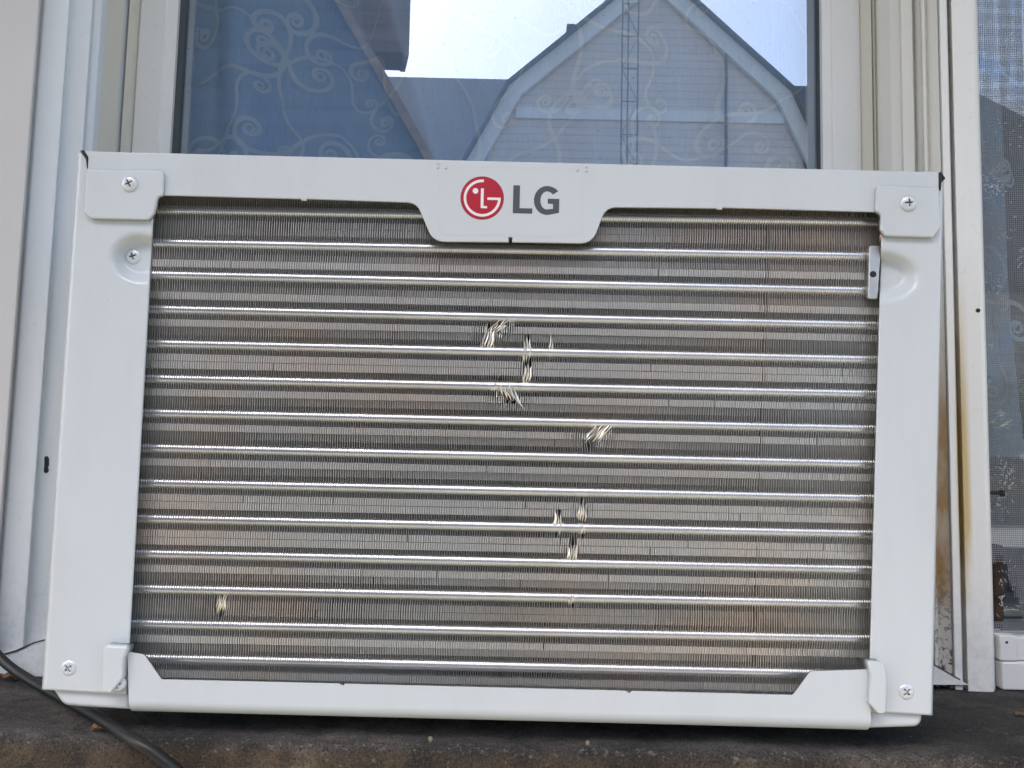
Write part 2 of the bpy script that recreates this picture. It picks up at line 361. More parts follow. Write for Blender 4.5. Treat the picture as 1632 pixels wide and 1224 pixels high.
# support block under the unit's cabinet, inside the opening
box('support_block', (-.20, .20, .140, .24, ZB-.004, -.1585), M_sash, win, .001)
p = at(74, 741, .118)
pl = []
for kx, ky in ((70.5, 729), (74, 726), (77, 730), (77, 741), (75.5, 745), (77, 751), (73, 755), (69.5, 752), (70.5, 742)): pl.append((kx, ky, 3))
plate('screw_slot', pl, .1185, .006, 0, M_dark, win, P=at)
# wall panel at the far left
wp = vprof('wall_panel', [(-400, .103), (62, .103), (65, .105), (65.5, .11)], -.232, 1.05, M_panel, None, .13, bev=.0006)
tag(wp, 'smooth pale grey wall panel at the left photo edge', 'wall panel')

# neighbouring window with insect screen
nw = empty('neighbouring_window', (0, 0, 0))
tag(nw, 'aged white window with torn insect screen right of the air conditioner', 'window')
fr = vprof('frame_jamb', [(1514.3, .126), (1516, .1215), (1550, .1205), (1555, .122), (1557, .130)], ZB, ZT, M_frameR, nw, .20, bev=.0008)
MX0 = at(1556, 0, .134).x; MX1 = MX0 + .36
box('frame_jamb', (MX1, MX1+.06, .12, .20, ZB, ZT), M_frameR, nw, .001)
box('screen_rail', (MX0+.0118, MX1-.001, .127, .150, ZB+.0205, ZB+.0370), M_sash, nw, .0012)
box('frame_sill', (MX0-.0005, MX1-.0005, .124, .1995, ZB+.0005, ZB+.0200), M_sash, nw, .0012)
box('corner_clip', (MX0-.001, MX0+.0115, .125, .146, ZB+.0205, ZB+.0385), M_sash, nw, .001)
box('clip_hole', (MX0+.003, MX0+.0045, .1245, .13, ZB+.033, ZB+.0345), M_dark, nw)
box('meeting_rail', (MX0+.001, MX1-.001, .152, .17, ZB+.098, ZB+.111), M_sash, nw, .001)
pyd('pane', [(MX0, .176, ZB+.02), (MX1, .176, ZB+.02), (MX1, .176, ZT), (MX0, .176, ZT)], [(0, 1, 2, 3)], M_glass, nw)
p = at(1558, 495, .121); V, F = tube_pts([p + Vector((0, -.0009, 0)), p + Vector((0, .004, 0))], .0016, 14); pyd('drilled_hole', V, F, M_dark, nw)
# mesh of single wires, torn away near the bottom
M_wire = mat('screen_wire', (.30, .32, .34), .6, .2)
V = []; F = []; pitch = .00155; wr = .00021; ys = .1375
def torn(x, z):
    zz = z - ZB; u = (x - MX0)
    return zz < .086 + .01*mn.noise(Vector((x*60, z*60, 0))) and zz > .052 + .012*mn.noise(Vector((x*50, 3, z*20))) and u < .012 + .006*mn.noise(Vector((z*120, 1, 2))) + .012*max(0, (.07-zz)/.02)
def wire(pts):
    n = len(V)
    for (x, y, z), vert in pts:
        if vert: V.extend([(x-wr, y, z), (x, y-wr, z), (x+wr, y, z), (x, y+wr, z)])
        else: V.extend([(x, y, z-wr), (x, y-wr, z), (x, y, z+wr), (x, y+wr, z)])
    for i in range(len(pts)-1):
        for k in range(4): F.append((n+i*4+k, n+i*4+(k+1) % 4, n+i*4+4+(k+1) % 4, n+i*4+4+k))
nvx = int(.09/pitch); zs0 = ZB+.034; zs1 = .62
def sag(x, z): return ys + .0012*mn.noise(Vector((x*22, z*14, 1))) - (.006 * math.exp(-((z-ZB-.06)/.03)**2) * math.exp(-((x-MX0)/.03)**2))
for i in range(nvx):
    x = MX0 + .0004 + i*pitch; seg = []; k = 0; z = zs0
    while z < zs1:
        if torn(x, z):
            if len(seg) > 1: wire(seg)
            seg = []
        else: seg.append(((x + .0003*mn.noise(Vector((x*300, z*30, 0))), sag(x, z), z), 1))
        z += .006
    if len(seg) > 1: wire(seg)
for j in range(int((zs1-zs0)/pitch)):
    z = zs0 + j*pitch; seg = []
    for i in range(16):
        x = MX0 + .0002 + i*.09/15
        if torn(x, z):
            if len(seg) > 1: wire(seg)
            seg = []
        else: seg.append(((x, sag(x, z) - .0002, z + .0003*mn.noise(Vector((x*30, z*300, 4)))), 0))
    if len(seg) > 1: wire(seg)
tag(pyd('insect_screen', V, F, M_wire, nw), 'grey wire insect screen torn open near the bottom', kind='stuff')
M_lint = mat('white_lint', (.62, .63, .64), .9)
V = []; F = []
for cx, cy, n, sp in ((1578, 290, 40, 16), (1590, 300, 26, 12), (1600, 360, 18, 22), (1590, 190, 10, 20), (1620, 200, 9, 20), (1588, 455, 22, 12), (1575, 560, 7, 14), (1600, 750, 30, 16), (1596, 800, 26, 12), (1612, 770, 16, 10), (1604, 920, 20, 12), (1596, 960, 14, 8), (1625, 420, 10, 10), (1575, 20, 8, 12), (1610, 60, 10, 14)):
    for _ in range(n):
        a = at(random.gauss(cx, sp*.5), random.gauss(cy, sp), ys-.0014); d = Vector((random.uniform(-1, 1), random.uniform(-.3, .1), random.uniform(-1, 1)))*random.uniform(.0006, .0022)
        b = a + d; c = b + Vector((random.uniform(-1, 1), 0, random.uniform(-1, 1)))*.0012
        tube_pts([a, b, c], .00018, 4, V, F, False)
lint = tag(pyd('lint', V, F, M_lint), 'white lint fibres caught on the torn insect screen', 'lint', kind='stuff')
# bolt sticking out beside the screen
bo = at(1580, 785, .130); V, F = tube_pts([bo + Vector((-.002, 0, 0)), bo + Vector((.0055, -.001, -.0003))], .0014, 10)
bolt = pyd('bolt', V, F, M_cord, nw); V, F = tube_pts([bo + Vector((.0055, -.001, -.0003)), bo + Vector((.0062, -.001, -.0003)), bo + Vector((.0082, -.001, -.0003)), bo + Vector((.0088, -.001, -.0003))], [.0014, .0024, .0024, .0012], 10); pyd('bolt_head', V, F, M_cord, bolt)
M_rust = mat('rusty_strap', (.055, .030, .018), .85, var=.5, vscale=120, bump=.6, bscale=300)
V, F = tube_pts(spline([at(1588, 868, .150), at(1586, 905, .149), at(1590, 960, .150), at(1588, 1010, .150)], 5), [.004+.0009*math.sin(i*2.3) for i in range(16)], 8); pyd('rusty_strap', V, F, M_rust, nw, True)

# curtain behind the pane
M_curt = mat('curtain_cloth', (.105, .165, .26), .9); h = NT(M_curt)
h.col(h.ramp(h.noise(500, 2, sc3=(1, 1, .12)), [(.3, (.42, .62, .88)), (.7, (.50, .70, .93))])); h.bump(h.noise(900, 2), .3, .0005)
M_swirl = mat('curtain_swirl_thread', (.74, .86, .96), .75)
def cfold(x, z):
    e = x + .32*(z-.2) + .09                       # a drape pulled aside to the lower right
    f = .019*math.sin(x*38 + 2*math.sin(z*5)) + .006*math.sin(x*97+z*14)
    f += .030*math.exp(-((e)/.020)**2) - .022*math.exp(-((e-.035)/.012)**2)
    return .262 + f*.9
V = []; F = []; cx0, cx1, cz0, cz1 = -.42, .46, .0, .9; nu, nv = 200, 90
for j in range(nv+1):
    for i in range(nu+1):
        x = cx0 + (cx1-cx0)*i/nu; z = cz0 + (cz1-cz0)*j/nv; V.append((x, cfold(x, z), z))
for j in range(nv):
    for i in range(nu): a = j*(nu+1)+i; F.append((a, a+1, a+nu+2, a+nu+1))
cur = pyd('curtain', V, F, M_curt, None, True)
tag(cur, 'blue curtain with pale swirl pattern hanging behind the window pane', 'curtain')
V = []; F = []
def ribbon(P2, wd):
    n = len(V); P = []
    for k, (x, z) in enumerate(P2):
        a = P2[max(k-1, 0)]; b = P2[min(k+1, len(P2)-1)]; t = Vector((b[0]-a[0], b[1]-a[1])); t = t.normalized() if t.length else Vector((1, 0))
        q = k/(len(P2)-1); ww = wd*(.45 + .55*math.sin(math.pi*min(1, .12+q*.86)))
        for s in (-1, 1):
            xx = x - t.y*ww*s; zz = z + t.x*ww*s; V.append((xx, cfold(xx, zz) - .0006, zz))
    for k in range(len(P2)-1): F.append((n+2*k, n+2*k+1, n+2*k+3, n+2*k+2))
def scroll(x, z, ang, size, flip):
    pts = []; L = size*2.1; n = 16; cx, cz = x, z; a = ang
    for k in range(n): pts.append((cx, cz)); a += flip*.055; cx += math.cos(a)*L/n; cz += math.sin(a)*L/n
    kap = .10
    for k in range(46):
        pts.append((cx, cz)); kap = .10 + .40*(k/46)**1.5; a += flip*(-1)*kap*1.15; st = size*.15*(1-.62*k/46); cx += math.cos(a)*st; cz += math.sin(a)*st
    ribbon(pts, .0019*size/.02)
    return pts
rs = random.Random(11); seeds = []; tries = 0
while len(seeds) < 260 and tries < 9000:
    tries += 1; c = (rs.uniform(-.40, .44), rs.uniform(.10, .66))
    if all((c[0]-q[0])**2 + (c[1]-q[1])**2 > .050**2 for q in seeds): seeds.append(c)
for k, (x, z) in enumerate(seeds):
    a0 = rs.uniform(0, 6.28); sz = rs.uniform(.020, .026); fl = rs.choice((-1, 1))
    scroll(x, z, a0, sz, fl); rs.random() < .6 and scroll(x, z, a0+2.7, sz*.7, -fl)
sw = pyd('swirl_pattern', V, F, M_swirl, cur); sw['kind'] = 'stuff'

# ------------------------------------------------------------------ the air conditioner
ac = empty('window_air_conditioner'); ac.matrix_world = ACM
tag(ac, 'white window air conditioner with exposed silver condenser coil, seen from behind', 'air conditioner')
YF = 0.0075                          # front of the fins, behind the face sheet
# cabinet shell, open at the front, black inside
co = [aca(138, 247, .003), aca(1500, 276, .003), aca(1482, 1136, .003), aca(76, 1098, .003)]
th = .0012
cb = empty('cabinet'); cb.parent = ac; cb['kind'] = None; del cb['kind']
def wallq(name, a, b, inn):
    a0 = Vector(a); b0 = Vector(b); V = [a0, b0, b0+inn, a0+inn]; V = V + [v + Vector((0, .40, 0)) for v in V]
    return V, [(0, 1, 2, 3), (7, 6, 5, 4)] + [(i, i+4, (i+1) % 4+4, (i+1) % 4) for i in range(4)]
bpy.data.objects.remove(cb)
ins = [Vector((0, 0, -th)), Vector((-th, 0, 0)), Vector((0, 0, th)), Vector((th, 0, 0))]
for k in range(4):
    V, F = wallq('cabinet_wall', co[k], co[(k+1) % 4], ins[k]); pyd('cabinet_wall', V, F, M_white, ac)
V = []; F = []
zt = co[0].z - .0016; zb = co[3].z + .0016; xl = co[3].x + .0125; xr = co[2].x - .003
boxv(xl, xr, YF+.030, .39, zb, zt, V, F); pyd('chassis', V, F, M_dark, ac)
V = []; F = []                       # added black blocks behind the face sheet, standing in for shade in the corner notches
for b in ((co[0].x+.002, co[0].x+.030, .0045, .02, zt-.03, zt), (co[1].x-.030, co[1].x-.002, .0045, .02, zt-.03, zt)): V = []; F = []; boxv(*b, V, F); pyd('notch_shade_block', V, F, M_dark, ac)


# side sheets with pressed dimples (dense grid so the dimple is real relief)
def smooth(t): t = max(0., min(1., t)); return t*t*(3-2*t)
def side(outer, inner, dim, name, flipx):
    nu, nv = 44, 230; V = []; F = []
    for j in range(nv+1):
        t = j/nv
        for i in range(nu+1):
            u = i/nu
            ox = outer[0][0]+(outer[1][0]-outer[0][0])*t; oy = outer[0][1]+(outer[1][1]-outer[0][1])*t
            ix = inner[0][0]+(inner[1][0]-inner[0][0])*t; iy = inner[0][1]+(inner[1][1]-inner[0][1])*t
            px = ox+(ix-ox)*u; py = oy+(iy-oy)*u
            cx, cy, rx, ry = dim
            q = math.sqrt(((px-cx)/rx)**2 + ((py-cy)/ry)**2)
            d = .0074*(1-smooth((q-.52)/.48))
            e = min(1, u/.03)                     # outer edge rolls back
            d += .0016*(1-math.sqrt(max(0, 1-(1-e)**2)))
            V.append(aca(px, py, d))
    for j in range(nv):
        for i in range(nu):
            a = j*(nu+1)+i; q = (a, a+1, a+nu+2, a+nu+1); F.append(q if flipx else q[::-1])
    o = pyd(name, V, F, M_white, ac, True)
    m = o.modifiers.new('t', 'SOLIDIFY'); m.thickness = .0011; m.offset = -1
    return o
side(((127, 242), (70, 1098)), ((247, 314), (203, 1106)), (226, 412, 52, 42), 'side_panel', True)
side(((1501, 286), (1483, 1139)), ((1405, 342), (1383, 1133)), (1398, 440, 72, 44), 'side_panel', False)

# top face sheet with the logo tab
top = plate('top_panel', [(134, 240.5), (1497, 274, 4), (1497, 330), (1408, 345), (1400, 338, 6), (1152, 331), (1151, 334), (1143, 333.5), (1142, 332),
    (966, 330, 22), (944, 388, 26), (816, 386), (816, 378), (811, 378), (811, 386), (690, 385, 26), (664, 323, 22),
    (489, 317), (488, 320), (480, 319.5), (479, 317), (252, 311, 9), (244, 322), (150, 330), (138.5, 300), (139.5, 252)], -.0020, .0016, .0011, M_white, ac, seg=4)
plate('corner_tab', [(137, 270, 6), (261, 271, 9), (259, 311, 3), (251, 313, 7), (245, 340, 0), (236, 350, 3), (144, 348, 5), (133, 338, 4)], -.0044, .0032, .0016, M_white, ac)
plate('corner_tab', [(1397, 295, 8), (1497, 299, 4), (1500, 362, 4), (1488, 378, 5), (1412, 376, 6), (1404, 366, 4), (1405, 342, 5), (1396, 336, 3)], -.0044, .0032, .0016, M_white, ac)
plate('corner_gap_dark', [(127.5, 240), (133, 239.2), (140, 249), (140.3, 254), (138.3, 268), (137, 254)], -.0024, .003, 0, M_dark, ac)  # black plates paint the shade of the open corner gaps
plate('corner_gap_dark', [(1496.5, 277), (1499, 273.5), (1507, 284), (1500.5, 291), (1499.5, 303), (1497, 298)], -.0024, .003, 0, M_dark, ac)
# base pan: long bar, and the two recessed ends that run under the side sheets
def pan():
    upper = fillet([(203, 1039), (229, 1043, 8), (257, 1083, 5), (541, 1089.7), (543.5, 1092.6), (547.5, 1092.8), (550, 1090), (998, 1101.2), (1000.5, 1104.2), (1004.5, 1104.4), (1007, 1101.4), (1264, 1108, 6), (1292, 1070, 7), (1386, 1067)])
    y0 = -.0040; r = .0085; bm = bmesh.new(); pts = [aca(x, y, y0) for x, y in upper]
    lo = [(1388, 1171), (1290, 1168), (1000, 1160.5), (720, 1153.5), (500, 1148), (300, 1143), (204, 1140.5)]
    bot = [aca(x, y, y0) for x, y in lo]
    top_v = [bm.verts.new(p) for p in pts]; rows = []
    for p in bot:
        row = []
        for k in range(9):
            a = math.pi/2*k/8; row.append(bm.verts.new((p.x, y0 + r*(1-math.cos(a)), p.z + r - r*math.sin(a))))
        row.append(bm.verts.new((p.x, y0+.05, p.z))); rows.append(row)
    bm.faces.new(top_v + [q[0] for q in rows])
    for q0, q1 in zip(rows, rows[1:]):
        for k in range(9): bm.faces.new((q0[k], q1[k], q1[k+1], q0[k+1]))
    bmesh.ops.recalc_face_normals(bm, faces=bm.faces)
    f = max(bm.faces, key=lambda f: f.calc_area())
    if [g for g in bm.faces if len(g.verts) > 8][0].normal.y > 0: bmesh.ops.reverse_faces(bm, faces=bm.faces)
    m = bpy.data.meshes.new('base_pan'); bm.to_mesh(m); bm.free()
    o = obj('base_pan', m, M_white, ac, True)
    sd_ = o.modifiers.new('t', 'SOLIDIFY'); sd_.thickness = .0013; sd_.offset = -1
    wn_ = o.modifiers.new('n', 'WEIGHTED_NORMAL'); wn_.keep_sharp = False
pan()
plate('base_pan_end', [(82, 1088), (207, 1092), (207, 1132.5), (125, 1128), (99, 1125.5, 17), (83, 1102, 10)], .0013, .02, .0030, M_white, ac)
plate('base_pan_end', [(1384, 1128), (1472, 1132), (1471, 1160, 18), (1384, 1162.5)], .0013, .02, .0030, M_white, ac)
# folded lugs of the side sheets over the pan
plate('lug', [(164, 1029, 6), (205, 1031, 4), (197, 1050), (196, 1080), (176, 1106, 4), (161, 1103, 5)], -.0078, .0078, .0026, M_white, ac, seg=4)
plate('lug', [(1382, 1054, 4), (1409, 1056, 9), (1414, 1080), (1412, 1138, 4), (1400, 1138, 4), (1386, 1122, 3), (1388, 1076)], -.0078, .0078, .0026, M_white, ac, seg=4)
# shade of the opening behind the lower right screw, drawn as a dark arc
V = []
a0 = [aca(1443 + 7.5*math.cos(t), 1084 - 9*math.sin(t), -.0004) for t in [math.pi*k/10 for k in range(11)]]
V, F = tube_pts(a0, .00045, 5); pyd('slot_shade', V, F, M_recess_shade, ac)

# pan-head screws with a cross recess
def screw_mesh(r, rot):
    V = []; F = []; nr, ns = 18, 56
    for i in range(nr+1):
        q = i/nr
        for k in range(ns):
            a = 2*math.pi*k/ns; x = q*math.cos(a); z = q*math.sin(a)
            hgt = .46*math.sqrt(max(0, 1-q**2.6))
            xr_ = x*math.cos(rot)+z*math.sin(rot); zr_ = -x*math.sin(rot)+z*math.cos(rot)
            arm = min(abs(xr_), abs(zr_)); far = max(abs(xr_), abs(zr_))
            if arm < .115 and far < .50: hgt -= .36*(1-.55*far/.5)*(1-smooth((arm-.06)/.055))
            V.append((x*r, -hgt*r, z*r))
    for i in range(nr):
        for k in range(ns): F.append((i*ns+k, i*ns+(k+1) % ns, (i+1)*ns+(k+1) % ns, (i+1)*ns+k))
    me = bpy.data.meshes.new('screw'); me.from_pydata(V, [], F); me.update(); me.materials.append(M_screw); me.materials.append(M_recess_shade)
    for p in me.polygons:
        p.use_smooth = True; c = p.center/r
        xr_ = c.x*math.cos(rot)+c.z*math.sin(rot); zr_ = -c.x*math.sin(rot)+c.z*math.cos(rot)
        if min(abs(xr_), abs(zr_)) < .085 and max(abs(xr_), abs(zr_)) < .46: p.material_index = 1  # recess faces coloured dark for the shade in the cross
    return me
for px, py, y, rot in ((207, 293, -.0044, .5), (213, 409, .0068, .35), (111, 1064, -.0001, .7), (188, 1089, -.0040, .2), (1447, 324, -.0044, .05), (1443, 1102, -.0001, .75)):
    s_ = obj('screw', screw_mesh(.0048, rot), None, ac); s_.location = aca(px, py, y)

# ---- logo
lg = empty('logo'); lg.parent = ac
def rot2(c, dx, dy, a=R(1.35)): return (c[0] + dx*math.cos(a) - dy*math.sin(a), c[1] + dx*math.sin(a) + dy*math.cos(a))
YL = -.0020
def flat(name, pts, lift, m): return plate(name, pts, YL - lift, lift - .00002, 0, m, lg)
plate('decal_film', [(697, 262, 5), (928, 268, 5), (930, 378, 8), (699, 374, 8)], YL-.00008, .00006, 0, M_film, lg)
EC = (768.5, 315.7); ER = 34.6
def disc(c, r, n=64): return [rot2(c, r*math.cos(2*math.pi*k/n), r*math.sin(2*math.pi*k/n)) for k in range(n)]
flat('emblem_disc', disc(EC, ER), .00012, M_red2); flat('emblem_face', disc(EC, ER*.95), .00016, M_red)
def e_(dx, dy): return rot2(EC, dx*ER, -dy*ER)
arc = [R(86) + (R(357)-R(86))*k/50 for k in range(51)]
flat('emblem_ring', [e_(.855*math.cos(a), .855*math.sin(a)) for a in arc] + [e_(.735*math.cos(a), .735*math.sin(a)) for a in arc[::-1]], .00022, M_lwhite)
flat('emblem_bar', [e_(.24, .035), e_(.855, .035), e_(.845, -.075), e_(.24, -.075)], .00024, M_lwhite)
flat('emblem_nose', [e_(-.065, .45), e_(.065, .45), e_(.065, -.36), e_(.235, -.36), e_(.235, -.465), e_(-.065, -.465)], .00022, M_lwhite)
flat('emblem_eye', [e_(-.315+.13*math.cos(2*math.pi*k/24), .325+.13*math.sin(2*math.pi*k/24)) for k in range(24)], .00022, M_lwhite)
LC = (818.3, 295.2)
def l_(dx, dy): return rot2(LC, dx, dy)
flat('letter', [l_(0, 0), l_(10.6, 0), l_(10.6, 36.3), l_(31, 36.3), l_(31, 44.6), l_(0, 44.6)], .00018, M_grey)
GC = (871.6, 319.4)
def g_(dx, dy): return rot2(GC, dx, dy)
ao = [R(41) + (R(322)-R(41))*k/50 for k in range(51)]
flat('letter', [g_(20.6*math.cos(a)*(1 if math.cos(a) < 0 else 1.14), -23.0*math.sin(a)) for a in ao[:44]] +
     [g_(19.8, 19.4), g_(19.8, -2.9), g_(1.4, -2.9), g_(1.4, 5.2), g_(9.9, 5.2), g_(9.9, 13.2)] +
     [g_(10.3*math.cos(a)*(1 if math.cos(a) < 0 else 1.2), -14.4*math.sin(a)) for a in ao[41::-1]], .00018, M_grey)
for bx, by in ((698, 260), (698, 267), (711, 267.5), (920, 271.5), (934, 266), (934, 272.5)):
    V = []; F = []; c = aca(bx, by, YL); r = .0011
    for i in range(5):
        q = i/4
        for k in range(12): a = 2*math.pi*k/12; V.append(c + Vector((r*q*math.cos(a), -.0010*(1-q*q)+.0001, r*q*math.sin(a))))
    for i in range(4):
        for k in range(12): F.append((i*12+k, i*12+(k+1) % 12, i*12+12+(k+1) % 12, i*12+12+k))
    pyd('pressed_dot', V, F, M_white, ac, True)

# ---- condenser coil
coil = empty('condenser_coil'); coil.parent = ac
TL = [333, 386, 437, 492, 547, 603, 658, 714, 770, 827, 883, 939, 995, 1050]
TRt = [353, 408, 463, 518, 573, 628, 684, 740, 795, 852, 909, 964, 1020, 1077]
RT = .0035; YT = YF + .00008 + RT
tz = []
for a, b in zip(TL, TRt):
    xl_ = 246 - (a-312)*.0615; xr_ = 1404 - (b-340)*.022
    p0 = aca(xl_, a, YT-RT*.9); p1 = aca(xr_, b, YT-RT*.9); p0.y = p1.y = YT
    d = (p1-p0).normalized(); tz.append((p0, p1))
    a_ = p0 + d*.0005; b_ = p1 - d*.0003; nr = 620     # collars of the fins bead the tube
    V, F = tube_pts([a_ + (b_-a_)*(k/nr) for k in range(nr+1)], [RT - (.00014 if k % 2 else 0) for k in range(nr+1)], 14)
    pyd('tube', V, F, M_tube, coil, True)
V, F = tube_pts([p + Vector((-.004, 0, 0)) for p in spline([tz[1][0] + Vector((-.004, .002, 0)), tz[1][0] + Vector((-.002, .0, -.008)), tz[2][0] + Vector((-.004, .002, 0))], 8)], .0028, 10)
pyd('return_bend', V, F, M_tube, coil, True)
def tube_z(k, x):
    p0, p1 = tz[k]; return p0.z + (p1.z-p0.z)*(x-p0.x)/(p1.x-p0.x)
N = 304; tf = .00025; DEP = .0105
pt0, pt1 = aca(249, 305, YF), aca(1408, 330, YF); pb0, pb1 = aca(200, 1108, YF), aca(1386, 1118, YF)
dents = [  # px, py, half width, half height (px), fins crushed, lean of the fold, up/down taper
    (778, 540, 9, 20, 4, .2, 0), (793, 522, 12, 17, 5, 1.0, 1), (840, 560, 7, 24, 3, 0., 0), (841, 596, 7, 22, 3, .1, 1), (878, 552, 3, 20, 1, 0, 0), (808, 625, 15, 22, 7, -.55, 2),
    (953, 690, 15, 18, 6, .75, 0), (889, 833, 7, 22, 3, .05, 0), (928, 815, 7, 24, 4, 0, 1), (928, 845, 6, 14, 3, 0, 0), (912, 884, 8, 20, 4, .1, 0), (913, 956, 7, 9, 4, 0, 0), (352, 964, 8, 17, 5, .1, 0)]
DL = []
S = .441/FPX
for px, py, hw, hh, nf, ln, tp in dents:
    c = aca(px, py, YF); DL.append((c.x, c.z, hw*S*1.25, hh*S*1.1, nf, ln, tp))
rf = random.Random(3)
V = []; F = []
NZ = 84
for i in range(N):
    u = i/(N-1) + rf.uniform(-.07, .07)/N; u = max(0, min(1, u))
    if i in (255, 256): u += .25/N               # one wider seam right of the middle
    a = pt0 + (pt1-pt0)*u; b = pb0 + (pb1-pb0)*u
    jit = rf.uniform(-.00007, .00007); ph = rf.uniform(0, 6.28)
    lean = 0
    if u > .80: lean = (u-.80)/.2*rf.uniform(-.35, .9)
    base = len(V)
    for j in range(NZ+1):
        t = j/NZ; p = a + (b-a)*t; dx = jit*math.sin(t*9+ph) + .00016*mn.noise(Vector((u*25, t*9, 0))) ; dy = 0
        zr = p.z - tube_z(0, p.x)
        if zr > .003 and lean: dx += lean*(zr-.003)*1.0
        elif u > .66: dx += .00035*math.sin((p.z)*310 + u*9)*(u-.66)/.34
        for cx, cz, hx, hz, nf, ln, tp in DL:
            ex = (p.x-cx - ln*(p.z-cz))/hx; ez = (p.z-cz)/hz
            g = math.exp(-ez*ez*1.2)
            if abs(ex) < 3 and abs(ez) < 2.5:
                sgn = 1 if ex >= 0 else -1
                dx += sgn*hx*.30*g*math.exp(-abs(ex)*.9)
                if abs(ex) < .9: dy += .0014*g
        V += [(p.x+dx-tf/2, YF+dy, p.z), (p.x+dx+tf/2, YF+dy, p.z), (p.x+dx+tf/2, YF+DEP, p.z), (p.x+dx-tf/2, YF+DEP, p.z)]
    for j in range(NZ):
        q = base+j*4
        for m in ((0, 1), (1, 2), (3, 0)): F.append((q+m[0], q+m[1], q+4+m[1], q+4+m[0]))
for i in range(N-1):                     # the second row of fins behind, staggered
    u = (i+.5)/(N-1); a = pt0 + (pt1-pt0)*u; b = pb0 + (pb1-pb0)*u; base = len(V)
    for p in (a, b): V += [(p.x-tf/2, YF+DEP+.0004, p.z), (p.x+tf/2, YF+DEP+.0004, p.z), (p.x+tf/2, YF+.020, p.z), (p.x-tf/2, YF+.020, p.z)]
    for m in ((0, 1), (1, 2), (3, 0)): F.append((base+m[0], base+m[1], base+4+m[1], base+4+m[0]))
fins = pyd('fins', V, F, M_fin_shaded, coil); tag(fins, 'hundreds of thin upright cooling fins', kind='stuff')
# louvres punched out of the fins between the tubes: strips at half pitch with little bridges
V = []; F = []
rl = random.Random(5); lw = .00014
style = [(rl.choice((0, 0, 1)), rl.choice((1, 1, 0))) for _ in range(15)]
for g in range(-1, 14):
    for band in (0, 1):
        y0 = YF + (.0003 if style[g+1][band] == 0 else .0022)
        for i2 in range(2*(N-1)):
            u = (i2//2 + (.36, .66)[i2 % 2])/(N-1) + rl.uniform(-.04, .04)/N
            x = (pt0.x*(1-u)+pt1.x*u) ; 
            zt_ = tube_z(max(g, 0), x) + (.0200 if g < 0 else 0)
            h0, h1 = ((.0059, .0098), (.0102, .0143))[band]
            z1 = zt_ - h0; z0 = zt_ - h1
            def xx(z): t = (pt0.z-z)/(pt0.z-pb0.z); return (pt0.x+(pb0.x-pt0.x)*t)*(1-u) + (pt1.x+(pb1.x-pt1.x)*t)*u
            xm = xx((z0+z1)/2)
            if any(abs(xm-cx-ln*((z0+z1)/2-cz)) < hx*.6 and abs((z0+z1)/2-cz) < hz*.95 for cx, cz, hx, hz, nf, ln, tp in DL): continue
            if rl.random() < .002: continue
            o_ = rl.uniform(-.00004, .00004); n = len(V); hp = .00040
            for z in (z1, z0):
                X = xx(z)+o_
                V += [(X-lw, y0, z), (X+lw, y0, z), (X+lw, y0+.0022, z), (X-lw, y0+.0022, z)]
            for m in ((0, 1), (1, 2), (3, 0)): F.append((n+m[0], n+m[1], n+4+m[1], n+4+m[0]))
            for z, s_ in ((z1, 1), (z0, -1)):
                n = len(V); X = xx(z)+o_
                V += [(X, y0, z), (X, y0+.0026, z), (X-hp, y0+.0026, z+s_*.0004), (X-hp, y0, z+s_*.0004)]; F.append((n, n+1, n+2, n+3))
lou = pyd('fin_louvres', V, F, M_louvre_lit, coil); tag(lou, 'rows of fine louvres punched in the fins', kind='stuff')
# crushed spots: fin edges folded over so that they face outwards
for (cx, cz, hx, hz, nf, ln, tp) in DL:
    V = []; F = []; nf = max(2, nf)
    for k in range(nf):
        t = (k+.5)/nf*2-1; n0 = len(V); nz = 12
        hgt = hz*(.55+.45*rf.random())*(1 if tp == 0 else (1-.45*abs(t) if tp == 1 else .45+.28*(t+1)))
        off = rf.uniform(-.15, .15)*hz + (0 if tp < 2 else -t*hz*.30)
        wmax = hx*2/nf*rf.uniform(.9, 1.35); tw = rf.uniform(-.5, .5); tilt = rf.uniform(.0003, .0016)
        for j in range(nz+1):
            s = j/nz*2-1; z = cz + off + s*hgt; wv = wmax*(1-abs(s)**1.7)*(.5 if s > 0 else .62)+.00005
            x = cx + t*hx*.8 + ln*(z-cz) + .0003*math.sin(s*4+k)
            yb_ = YF + .0006 + tilt*(1-s)*.5 - .0010*math.cos(s*1.5)
            for c in (-1, 0, 1):
                V.append((x + c*wv*.5, yb_ + c*tw*wv*.9 + (.0005 if c == 0 else 0)*math.sin(k*2.1), z))
        for j in range(nz):
            for c in (0, 1): q = n0+j*3+c; F.append((q, q+1, q+4, q+3))
    pyd('bent_fins', V, F, M_flap, coil, True)
# end plate clip on the right, and the copper bend above it
clip = plate('end_bracket', [(1386, 391, 4), (1404, 391, 2), (1404, 404), (1399, 470), (1399, 477, 2), (1384, 476, 4)], YF-.0048, .0044, .0008, M_clip, coil)
c = aca(1391.5, 437, YF-.0049); V, F = tube_pts([c + Vector((0, -.0001, 0)), c + Vector((0, .002, 0))], .0019, 16); pyd('bracket_hole', V, F, M_dark, clip)
V, F = tube_pts(spline([aca(1388, 352, YF+.004), aca(1403, 358, YF+.001), aca(1406, 372, YF), aca(1399, 392, YF+.003)], 6), .0016, 10); pyd('copper_bend', V, F, M_copper, coil, True)

